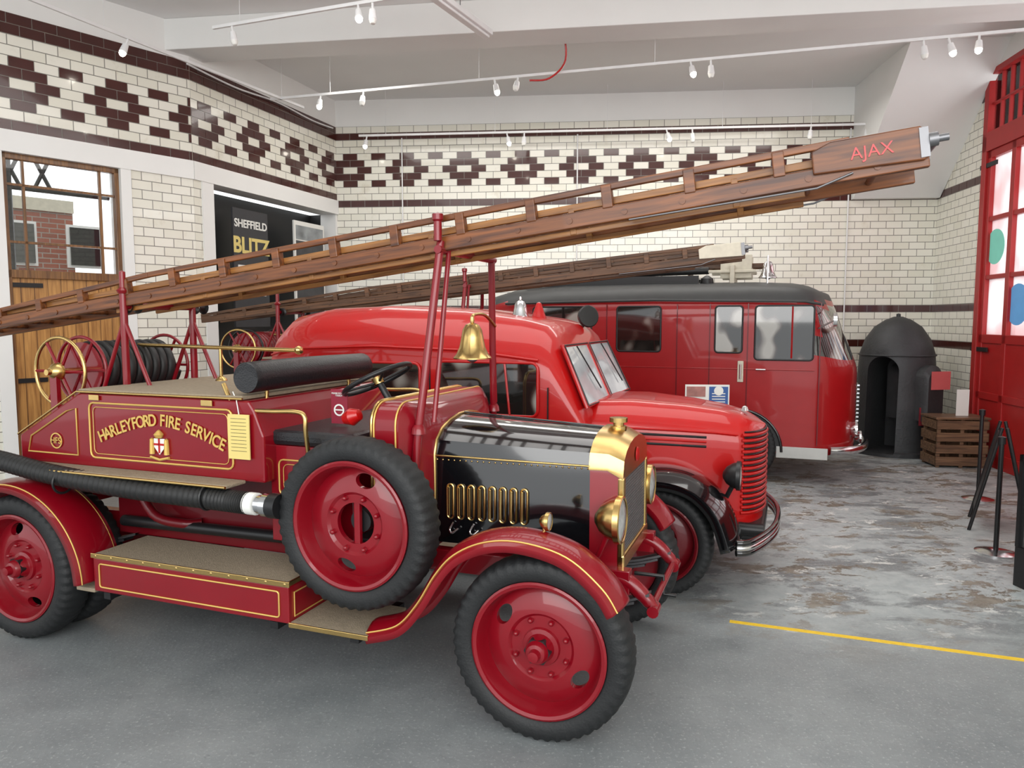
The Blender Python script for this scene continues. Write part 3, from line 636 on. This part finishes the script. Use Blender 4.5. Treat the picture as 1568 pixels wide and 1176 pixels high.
lathe('roof_searchlight',[(-.07,0),(-.06,.05),(-.02,.09),(.02,.1),(.03,.09),(.035,0)],BLK,E,(-.96,.36,2.03),(.6,-.7,.1),20); tube('searchlight_post',[(-1.03,.36,1.88),(-.98,.36,2.0)],.015,BLK,E)

# ---------------------------------------------------------------- enclosed engine (rear)
E=empty('enclosed_fire_engine',(3.56,9.89,0),R(-20))
def sh(s,y,z):
    f=min(1,max(0,(s-.15)/.7)); return (s-f*max(0,z-1.4)*.38,y,z)
rings=[(-3.9,.80,.6,2.12,.3),(-3.82,.95,.5,2.25,.3),(-3.5,1.03,.45,2.33,.28),(-2.8,1.05,.42,2.37,.26),(-1.5,1.05,.42,2.38,.26),(-.3,1.05,.40,2.37,.26),(.15,1.05,.38,2.35,.26),(.42,1.045,.38,2.33,.26),(.60,1.0,.38,2.31,.28),(.74,.90,.40,2.28,.3),(.85,.72,.42,2.25,.3),(.92,.5,.44,2.22,.28),(.955,.25,.46,2.20,.2),(.965,.05,.5,2.15,.04)]
def fm3(c):
    if c.z>2.22: return 1
    if c.x>.42 and 1.52<c.z<2.14: return 2
    return 0
loft('engine_body',[(s,rr(w,a,b,c,.13,ns=14)) for s,w,a,b,c in rings],[RED3,ROOFG,CABG],E,fn=sh,fmfn=fm3,smooth=35)
SILL=M('sill_aluminium',(.48,.48,.46),.4,metal=.4)
for sd in (-1,1):
    Y=sd*1.056
    for s0,s1,z0 in ((-1.96,-1.40,1.60),(-.73,-.41,1.60),(-.26,.40,1.52),(-3.1,-2.3,1.6)): sidewin(s0,s1,z0,2.17,Y,E,r=.04)
    tube('window_divider',[(.16,Y,1.54),(.16,Y,2.16)],.012,RED3,E,6)
    tube('rain_gutter',[(-3.5,sd*1.05,2.22),(-1.5,sd*1.07,2.25),(.3,sd*1.07,2.22),(.5,sd*1.0,2.18)],.016,ROOFG,E,8)
    boxes('door_gaps',[(s,s+.01,Y-.004,Y+.004,.5,2.2) for s in (-1.2,-.35,.47,-.80,-2.1)],CRIM2,E)
    tube('beading',[(-3.5,sd*1.045,1.40),(.42,sd*1.055,1.40)],.008,RED3,E,6)
    boxes('sill_panel',[(.02,.60,min(Y,Y+sd*.012),max(Y,Y+sd*.012),.33,.47)],SILL,E,.005)
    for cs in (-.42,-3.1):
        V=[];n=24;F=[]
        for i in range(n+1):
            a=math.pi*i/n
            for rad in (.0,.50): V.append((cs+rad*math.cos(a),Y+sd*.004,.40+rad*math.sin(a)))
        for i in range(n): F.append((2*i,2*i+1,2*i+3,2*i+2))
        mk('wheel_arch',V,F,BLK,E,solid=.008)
        tube('arch_lip',[(cs+.5*math.cos(math.pi*i/n),Y+sd*.01,.40+.5*math.sin(math.pi*i/n)) for i in range(n+1)],.018,BLACK,E,8)
        wheel(E,(cs,sd*1.0,.44),sd,.44,CRIM2,'road_wheel',simple=True)
    headlamp('headlamp',(.93,sd*.62,.66),.10,E,CHROME,CHROME); tube('head_stem',[(.88,sd*.62,.6),(.80,sd*.6,.5)],.03,CHROME,E)
    headlamp('fog_lamp',(1.0,sd*.45,.55),.07,E,CHROME,CHROME)
    tube('door_handle',[(-.24,Y+sd*.02,1.40),(-.13,Y+sd*.02,1.40)],.010,CHROME,E)
    tube('grab_handle',[(-.42,Y+sd*.035,1.28),(-.42,Y+sd*.035,1.46)],.012,CHROME,E); box('handle_backplate',-.455,-.385,min(Y,Y+sd*.012),max(Y,Y+sd*.012),1.24,1.50,CREAM,E,.02)
    tube('mirror_arm',[(.45,sd*1.03,1.9),(.62,sd*1.16,2.0)],.01,CHROME,E); lathe('mirror',[(-.02,0),(-.02,.08),(.02,.08),(.02,0)],CHROME,E,(.62,sd*1.17,2.0),(-1,0,0),20)
tube('front_bumper',spline([(.62,-1.06,.45),(.85,-.95,.45),(1.02,-.6,.45),(1.08,0,.45),(1.02,.6,.45),(.85,.95,.45),(.62,1.06,.45)],6),.05,CHROME,E,12)
boxes('front_grille',[(.955,.985,-.32,.32,.62+.05*i,.64+.05*i) for i in range(12)],CHROME,E)
boxes('roof_gantry',[(-.62,-.56,-.35,.35,2.46,2.72),(-.9,-.3,-.3,-.26,2.62,2.66),(-.9,-.3,.26,.3,2.62,2.66)],CREAM,E,.01)
boxes('gantry_bracket',[(-.75,-.35,-.22,-.18,2.55,2.86),(-.75,-.35,.18,.22,2.55,2.86),(-.58,-.52,-.25,.25,2.8,2.86)],CREAM,E,.01)
tube('bell_stand',[(-.15,-.35,2.44),(-.15,-.35,2.82),(-.15,-.15,2.82)],.014,CHROME,E); bell('roof_bell',(-.15,-.15,2.55),.24,CHROME,E)
boxes('roof_rack',[(-3.4,-1.0,y-.02,y+.02,2.46,2.58) for y in (-.5,.5)]+[(s,s+.04,-.5,.5,2.5,2.56) for s in (-3.3,-2.4,-1.5)],BLK,E)
tube('rolled_suction_hose',[(-3.2,-.2,2.62),(-.9,-.2,2.66)],.05,HOSE,E)
boxes('roof_ladder',[(-3.4,-.1,y-.015,y+.015,2.70,2.76) for y in (.05,.35)]+[(-3.3+.3*i,-3.27+.3*i,.05,.35,2.715,2.745) for i in range(11)]+[(s,s+.03,.0,.4,2.45,2.70) for s in (-3.0,-1.2)],LWD,E,.003)
lathe('hand_lamp',[(0,.08),(.03,.09),(.10,.08),(.14,.02)],BLK,E,(-.9,-.45,2.44),(0,0,1),18)

# ---------------------------------------------------------------- room
def frame2(p0,p1):
    d=Vector((p1[0]-p0[0],p1[1]-p0[1],0)); return (p0[0],p0[1],0),math.atan2(d.y,d.x),d.length
CR=(6.8,12.0); CL=(-3.0,12.87); BD=(-4.1,9.68)
dA=Vector((.643,.766)).normalized(); LA=8.0; PA=(BD[0]-dA.x*LA,BD[1]-dA.y*LA)
dR=Vector((-.129,-.992)).normalized(); LR=16.; PR=(CR[0]+dR.x*LR,CR[1]+dR.y*LR)
ZC=5.70
def wallobj(name,p0,p1,lst,mats=None):
    loc,rz,L=frame2(p0,p1); o=boxes(name,lst,mats or [TILE,WHITE,BLK,BTILE]); o.location=loc; o.rotation_euler=(0,0,rz); return o
T=.3; ROW0=36
zb=ROW0*RH; zt=zb+9*RH
def tiles(L,x_from,x_to,zones_full,diamond=True):
    out=[]; g=.004
    def put(row,xc0,xc1):
        xc0=max(xc0,x_from); xc1=min(xc1,x_to)
        if xc1-xc0<.03: return
        out.append((xc0+g,xc1-g,-.006,0.0,row*RH+g,(row+1)*RH-g,3))
    for row in zones_full:
        off=BW*.5 if row%2==0 else 0; n=int(L/BW)+2
        for i in range(-1,n): put(row,i*BW-off,(i+1)*BW-off)
    if diamond:
        per=4; n=int(L/(BW*per))+2
        for k in range(-1,n):
            c=k*per*BW+BW*1.0
            for r,cells in ((2,(-.5,1.5)),(3,(-1,0)),(4,(-1.5,.5)),(5,(-1,0)),(6,(-.5,1.5))):
                for a in cells: put(ROW0+r,c+a*BW,c+(a+1)*BW)
    return out
_,_,LB=frame2(CL,CR)
lst=[(0,LB,0,T,0,zt+RH*2,0),(-.2,LB+.2,0,T,zt+RH*2,ZC,1)]
lst+=tiles(LB,0,LB,[14,19,ROW0-1,ROW0+9])
wallobj('wall_back',CL,CR,lst)
_,_,L2=frame2(BD,CL)
lst=[(0,.14,0,T,0,3.82,0),(.14,.35,-.02,T,0,3.82,1),(3.32,L2,0,T,0,3.82,1),(0,L2,-.03,T,3.80,zb,1),(0,L2,0,T,zb,zt+RH*2,0),(0,L2,0,T,zt+RH*2,ZC,1),(.35,3.32,.5,.55,0,3.8,2),(.35,.36,T,.5,0,3.8,2),(3.31,3.32,T,.5,0,3.8,2)]
lst+=tiles(L2,0,L2,[ROW0,ROW0+9,ROW0+10])
wallobj('wall_left',BD,CL,lst)
X=lambda l: LA-l
d0,d1=X(2.11),X(.90)
lst=[(0,d0-.14,0,T,0,3.82,0),(d0-.14,d0,-.02,T,0,3.82,1),(d1,d1+.12,-.02,T,0,3.82,1),(d1+.12,LA,0,T,0,3.82,0),(0,LA,-.03,T,3.80,zb,1),(0,LA,0,T,zb,zt+RH*2,0),(0,LA,0,T,zt+RH*2,ZC,1)]
lst+=tiles(LA,0,LA,[ROW0,ROW0+9,ROW0+10])
lst+=[(0,d0-.14,-.006,0,14*RH,15*RH,3),(0,d0-.14,-.006,0,19*RH,20*RH,3)]
wallobj('wall_left_near',PA,BD,lst)
lst=[(0,1.43,0,T,0,ZC,0),(1.43,7.0,0,T,5.42,ZC,1),(7.0,LR,0,T,0,ZC,0)]
lst+=tiles(LR,0,1.43,[14,19,ROW0-1,ROW0+9],diamond=False)
wallobj('wall_right',CR,PR,lst)
boxes('floor',[(-14,9,-5,14,-.1,0)],FLOOR)
cp=[PA,(BD[0]-.2,BD[1]+.1),(CL[0]-.25,CL[1]+.3),(CR[0]+.3,CR[1]+.3),(PR[0]+.3,PR[1]),(PA[0],PR[1])]; n=len(cp)
mk('ceiling',[(a,b,ZC) for a,b in cp]+[(a,b,ZC+.15) for a,b in cp],[tuple(range(n)),tuple(range(2*n-1,n-1,-1))]+[(i,(i+1)%n,n+(i+1)%n,n+i) for i in range(n)],CEIL)
loc,rz,LL=frame2((-4.25,9.95),(7.2,8.35))
o=boxes('trim_ceiling_beam',[(0,LL,-.5,0,5.33,ZC)],WHITE,None,.01); o.location=loc; o.rotation_euler=(0,0,rz)
loc,rz,LL=frame2((-7,5.6),(7.5,4.2))
o=boxes('trim_ceiling_beam',[(0,LL,-.5,0,5.33,ZC)],WHITE,None,.01); o.location=loc; o.rotation_euler=(0,0,rz)
loc,rz,_=frame2(CL,CR)
pr=[(0,3.93),(.12,3.93),(2.0,ZC),(0,ZC)]
V=[(8.5,-a,z) for a,z in pr]+[(LB-.02,-a,z) for a,z in pr]
o=mk('trim_sloping_flue',V,[(0,1,2,3),(7,6,5,4),(0,4,5,1),(1,5,6,2),(2,6,7,3),(3,7,4,0)],WHITE); o.location=loc; o.rotation_euler=(0,0,rz)
# left door with glazed top
loc,rz,_=frame2(PA,BD)
D=empty('door_1',loc,rz)
box('planks',d0,d1,.08,.12,0,2.50,DW,D,0)
for i in range(9): box('plank_joint',d0+i*(d1-d0)/9-.004,d0+i*(d1-d0)/9+.004,.076,.082,0,2.5,DFW,D,0)
boxes('frame',[(d0,d0+.05,.04,.12,0,3.8),(d1-.05,d1,.04,.12,0,3.8),(d0,d1,.04,.12,3.74,3.8),(d0,d1,.04,.12,2.46,2.55)],DFW,D,.005)
boxes('glazing_bars',[(d0,d1,.06,.10,2.84,2.865),(d0,d1,.06,.10,3.46,3.485),(d0+.2,d0+.225,.06,.10,2.5,3.78),(d1-.22,d1-.195,.06,.10,2.5,3.78)],DFW,D)
box('glass',d0+.04,d1-.04,.085,.09,2.5,3.78,GLASS,D,0)
boxes('strap_hinges',[(d0-.02,d0+.35,.06,.08,2.36,2.41),(d0-.02,d0+.35,.06,.08,1.3,1.35)],BLK,D)
# brick building outside that window, and ironwork shapes added for reflections in its glass
B=empty('brick_building',loc,rz)
box('brickwork',d0-2.6,d1+.6,3.2,3.5,0,3.72,REDBRICK,B,0)
boxes('stone_bands',[(d0-2.6,d1+.6,3.15,3.2,3.62,3.80),(d0-2.6,d1+.6,3.16,3.2,2.62,2.72)],CREAM,B)
boxes('sash_windows',[(d0-1.9+.9*i,d0-1.4+.9*i,3.17,3.2,2.80,3.45) for i in range(5)],WHITE,B); boxes('window_panes',[(d0-1.86+.9*i,d0-1.44+.9*i,3.14,3.17,2.84,3.41) for i in range(5)],DGLASS,B)
CN=empty('reflection_silhouettes',loc,rz)
tube('arch',[(d0-.25+.75*math.cos(R(a)),1.6,3.10+.55*math.sin(R(a))) for a in range(0,181,12)],.05,BLK,CN)
mk('arch_infill',[(d0-.25+.75*math.cos(R(a)),1.62,3.30+.35*math.sin(R(a))) for a in range(0,181,12)],[tuple(range(16))],BLK,CN,solid=.03)
for i in range(7): tube('lattice',[(d0-1.3+.35*i,1.6,3.68),(d0-1.1+.35*i,1.6,4.1)],.025,BLK,CN,6); tube('lattice',[(d0-1.1+.35*i,1.6,3.68),(d0-1.3+.35*i,1.6,4.1)],.025,BLK,CN,6)
for z in (3.68,4.1): tube('beam',[(d0-1.6,1.6,z),(d1+.5,1.6,z)],.035,BLK,CN,8)
for x in (d0-1.0,d0+.5): tube('column',[(x,1.6,0),(x,1.6,4.1)],.05,BLK,CN)
# posters in recess
loc,rz,_=frame2(BD,CL)
P=empty('poster',loc,rz)
xa,xb=.80,1.56
box('board',xa,xb,.06,.09,1.9,3.57,M('poster_black',(.035,.035,.04),.5),P,0)
o=text('title','SHEFFIELD',.155,PAPER,P,((xa+xb)/2,.055,3.36)); o.data.offset=.004; o=text('title_large','BLITZ',.31,YTAG,P,((xa+xb)/2,.055,3.05)); o.data.offset=.01
boxes('lines',[(xa+.08,xb-.08,.055,.06,2.75-.1*i,2.78-.1*i) for i in range(5)],PAPER,P)
P=empty('poster',loc,rz)
box('board',2.22,3.05,.06,.09,1.9,3.57,PAPER,P,0); box('image',2.26,3.01,.055,.06,3.28,3.5,M('photo_print',(.25,.27,.28),.5,var=.9,vs=5),P,0); box('image_dark',2.26,3.01,.055,.06,1.95,3.26,M('photo_print_dark',(.05,.05,.055),.5,var=.8,vs=4),P,0)
# right red doors
loc,rz,_=frame2(CR,PR)
D=empty('door_2',loc,rz)
x0=1.43; bl=[(x0,x0+.12,-.03,.2,0,5.42),(x0,7.0,-.03,.2,5.34,5.42),(x0,7.0,-.03,.2,4.32,4.58),(6.88,7.0,-.03,.2,0,5.42)]
gl=[];pk=[]
nL=4
for i in range(nL):
    a=x0+.12+i*(5.33/nL); b=a+5.33/nL
    bl+=[(a,b,.02,.10,0,1.72),(a,a+.09,.0,.12,0,4.32),(b-.09,b,.0,.12,0,4.32),((a+b)/2-.05,(a+b)/2+.05,.0,.12,0,4.32),(a,b,.0,.12,4.22,4.32),(a,b,0,.12,1.68,1.80),(a,b,.01,.11,2.56,2.62),(a,b,.01,.11,3.36,3.42),(a,b,-.0,.12,.0,.2),(a,b,.0,.12,.9,1.0)]
    for k in range(1,6): bl.append((a+(b-a)*k/6-.015,a+(b-a)*k/6+.015,.02,.10,4.58,5.34))
    bl.append((a,b,.02,.10,4.95,4.98))
    gl.append((a,b,.05,.055,4.58,5.34)); pk.append((a,b,.06,.065,1.78,4.26))
boxes('red_frame',bl,DOORRED,D,.006)
boxes('fanlight_glass',gl,GLASS,D); boxes('frosted_panes',pk,PANE,D)
lathe('sticker_green',[(0,.0),(.004,.24),(0,.24)],GREENS,D,(x0+.36,.045,3.0),(0,-1,0),28); lathe('sticker_blue',[(0,.0),(.004,.27),(0,.27)],BLUES,D,(x0+1.0,.045,2.2),(0,-1,0),28)
boxes('strap_hinge',[(x0-.05,x0+.4,-.02,.0,1.56,1.62),(x0-.05,x0+.4,-.02,.0,4.1,4.16)],BLK,D)
loc,rz,_=frame2(CL,CR)
for xs in (1.15,4.1,8.45):
    o=tube('wall_conduit',[(xs,-.03,.0 if xs>8 else 2.5),(xs,-.03,5.05)],.012,WPL,None,8); o.location=loc; o.rotation_euler=(0,0,rz)
o=tube('ceiling_cable',spline([(3.7,-3.2,5.69),(3.9,-3.2,5.55),(3.95,-3.1,5.2),(3.75,-3.0,5.02),(3.5,-3.0,5.0)],6),.012,RED,None,8); o.location=loc; o.rotation_euler=(0,0,rz)
loc,rz,_=frame2(BD,CL)
o=tube('wall_cable',spline([(-.1,-.06,5.20),(.8,-.06,5.17),(1.7,-.06,5.22),(2.6,-.06,5.18),(3.2,-.06,5.2)],6),.012,WPL,None,8); o.location=loc; o.rotation_euler=(0,0,rz)
a=Vector((1.45,4.76)); b=Vector((3.6,3.99)); d=(b-a).normalized(); nn=Vector((-d.y,d.x))*.022
a2=[a-nn,b-nn,b+nn,a+nn]; mk('floor_marking_line',[(p.x,p.y,.002) for p in a2]+[(p.x,p.y,.0) for p in a2],[(0,1,2,3),(0,4,5,1),(1,5,6,2),(2,6,7,3),(3,7,4,0)],YEL)

# lighting track + spots
def spot(x,y,z,on=True):
    k=1.2
    pr=[(-.003,.0),(-.003,.010),(-.06,.010),(-.06,.026),(-.14,.034),(-.145,.030),(-.162,.028),(-.178,.018),(-.184,0)]
    pr=[(a*k,r*k) for a,r in pr]
    o=lathe('track_spotlight',pr,[WPL,EMIT] if on else [WPL,PAPER],None,(0,0,0),(0,0,1),16,fm=[0,0,0,0,0,1,1,1]); o.location=(x,y,z); o.rotation_euler=(R(random.uniform(-28,-8)),R(random.uniform(-14,14)),0)
def track(p0,p1,z,us,bright=(),wires=()):
    loc,rz,L=frame2(p0,p1)
    t=boxes('lighting_track',[(0,L,-.014,.014,-.02,.012)]+[(L*k,L*k+.005,-.0025,.0025,.012,ZC-z-.005) for k in wires],WPL); t.location=(loc[0],loc[1],z); t.rotation_euler=(0,0,rz)
    for u in us:
        r=(u-784)/1130/1.033; dx,dy=p1[0]-p0[0],p1[1]-p0[1]; k=(r*p0[1]-p0[0])/(dx-r*dy)
        spot(p0[0]+dx*k,p0[1]+dy*k,z-.02,u in bright)
track((-3.4,10.7),(5.6,8.17),5.1,(490,556,757,793,1057,1088,1412,1450,1497),(490,757,1057,1497,1450),(.1,.33,.57))
track((-2.5,12.35),(6.4,11.55),5.0,(560,776,803,1022,1062,1245,1332,1380),(560,776,1022,1380),(.05,.25,.45,.65,.8))
track((-4.9,6.9),(-3.05,11.1),5.1,(198,),(198,),(.3,.9))
track((-3.2,8.2),(-1.0,7.4),5.12,(357,550,572),(550,),(.15,.85))
F=empty('fluorescent_batten'); F.location=(-.27,8.45,5.12); F.rotation_euler=(0,0,math.atan2(-1.9,-.93))
box('housing',0,2.2,-.07,.07,0,.06,WPL,F,.01); box('tube_cover',.02,2.18,-.04,.04,-.03,0,WPL,F,.01); tube('suspension',[(.6,0,.06),(.6,0,.57)],.005,STEEL,F,6); tube('suspension',[(1.9,0,.06),(1.9,0,.57)],.005,STEEL,F,6)

# ---------------------------------------------------------------- steel shelter
S=empty('steel_air_raid_shelter',(5.80,11.12,0),R(0))
b=lathe('shell',[(0,0),(0,.60),(.06,.60),(.08,.565),(1.2,.53),(1.5,.51),(1.72,.44),(1.9,.32),(2.0,.18),(2.05,.06),(2.05,0)],IRON,S,segs=48)
c1=box('c',-.22,.22,-.9,.25,.05,1.25,IRON,S,0); c2=lathe('c2',[(-.25,0),(-.25,.22),(.9,.22),(.9,0)],IRON,S,(0,0,1.25),(0,-1,0),32)
for c in (c1,c2): c.rotation_euler=(0,0,R(-48))
boolcut(b,[c1,c2])
loft('lookout_hood',[(.02,rr(.19,.55,1.35,.18)),(.62,rr(.19,.55,1.35,.18)),(.68,rr(.15,.60,1.28,.14))],IRON,S).rotation_euler=(0,0,R(-68))
tube('rivet_band',[( .52*math.cos(t),.52*math.sin(t),1.48) for t in [2*math.pi*i/40 for i in range(40)]],.012,IRON,S,6,closed=True)
lathe('lifting_ring',[(0,.03),(.05,.03),(.06,0)],IRON,S,(0,0,2.04),(0,0,1),12)
o=box('notice_a',-.15,.15,-.006,.006,-.13,.13,M('notice_pink',(.6,.12,.12),.5),S,0); o.location=(.30,-.66,1.14); o.rotation_euler=(0,0,R(10))
o=box('notice_b',-.09,.09,-.006,.006,-.13,.13,M('notice_maroon',(.22,.02,.03),.5),S,0); o.location=(.12,-.63,.62)
# crate
C=empty('wooden_crate',(6.10,10.08,0),R(-6))
lst=[]
for i in range(4):
    z=.03+i*.165; lst+=[(-.34,.34,-.23,-.21,z,z+.12),(-.34,.34,.21,.23,z,z+.12),(-.34,-.32,-.23,.23,z,z+.12),(.32,.34,-.23,.23,z,z+.12)]
for x in (-.32,-.02,.27): lst+=[(x,x+.05,-.21,-.18,0,.67),(x,x+.05,.18,.21,0,.67)]
lst+=[(-.35,.35,-.24,.24,.66,.69),(-.3,.3,-.2,.2,.03,.06)]
boxes('slats',lst,CW,C,.006)
box('card_sign',.0,.16,-.02,-.005,.69,1.05,PAPER,C,0)
# info stand
Iq=empty('information_stand',(2.12,7.98,0),R(-5))
tube('post',[(0,.02,0),(0,.02,1.05)],.02,BLK,Iq); lathe('base',[(0,.18),(.015,.18),(.02,.03)],BLK,Iq)
box('panel',-.235,.235,-.01,.01,1.02,1.30,PAPER,Iq,0); boxes('prints',[(.02,.22,-.016,-.01,1.04,1.28)],BLUE,Iq); boxes('photos',[(-.22,-.02,-.016,-.01,1.17,1.28)],M('photo_mixed',(.35,.15,.13),.5,var=.9,vs=9),Iq); boxes('blurb',[(.05,.19,-.018,-.016,1.08+.03*i,1.09+.03*i) for i in range(5)],PAPER,Iq)
lathe('roundel',[(0,.05),(.002,.05),(.002,0)],PAPER,Iq,(.12,-.017,1.235),(0,-1,0),20)
# stanchions
def stanchion(x,y):
    E=empty('barrier_stanchion',(x,y,0)); lathe('base',[(0,.0),(0,.16),(.015,.16),(.03,.10),(.04,.03),(.04,0)],CHROME,E,segs=32); tube('pole',[(0,0,.03),(0,0,.95)],.020,BLK,E,14); lathe('head',[(0,.03),(.06,.032),(.07,0)],BLK,E,(0,0,.95)); return E
stanchion(4.16,6.2); stanchion(5.20,8.1)
Aq=empty('a_frame_sign',(4.72,7.02,0),R(58))
for sg in (-1,1):
    for x in (-.28,.28): tube('leg',[(x,sg*.24,0),(x,sg*.02,1.0)],.016,BLK,Aq)
    quad('panel',[(-.27,sg*.205,.16),(.27,sg*.205,.16),(.27,sg*.035,.92),(-.27,sg*.035,.92)],PAPER if sg<0 else BLK,Aq,.01)
# display case
Dq=empty('display_case',(4.30,5.0,0),R(7))
box('plinth',-.45,.45,-.5,.5,0,.30,BLK,Dq); box('cabinet',-.43,.43,-.48,.48,.30,.95,DGLASS,Dq,.005); boxes('frame',[(x,x+.03,y,y+.03,.3,1.0) for x in (-.45,.42) for y in (-.5,.47)]+[(-.45,.45,-.5,.5,.95,1.0)],BLK,Dq)

# ---------------------------------------------------------------- light
w=bpy.data.worlds.new('w'); scene.world=w; w.use_nodes=True; bg=w.node_tree.nodes['Background']; bg.inputs[0].default_value=(.95,.98,1,1); bg.inputs[1].default_value=1.65
def area(name,loc,rot,sx,sy,p,col=(1,1,1)):
    l=bpy.data.lights.new(name,'AREA'); l.shape='RECTANGLE'; l.size=sx; l.size_y=sy; l.energy=p; l.color=col
    o=bpy.data.objects.new(name,l); scene.collection.objects.link(o); o.location=loc; o.rotation_euler=rot; return o
area('front_fill_light',(0,-2.5,3.6),(R(72),0,0),9,3.5,410,(1,.99,.97))  # added fill lamp behind the camera; no window is built there
area('ceiling_fill_light',(0,5.5,5.28),(0,0,0),7,3,165,(1,.98,.95))  # added fill lamp below the closed ceiling, which has no opening
area('ceiling_fill_light',(1,10.6,5.25),(0,0,0),7,1.2,125,(1,.97,.92))  # second added fill, towards the back wall
area('street_daylight',(8.6,7.9,3.4),(0,R(84),0),3.5,5.2,300,(.97,.99,1))
cam=bpy.data.cameras.new('cam'); cam.sensor_width=36; cam.lens=1130/1568*36; cam.clip_end=200
co=bpy.data.objects.new('camera',cam); scene.collection.objects.link(co); co.location=(0,0,2.0); co.rotation_euler=(R(90-4.96),0,0); scene.camera=co
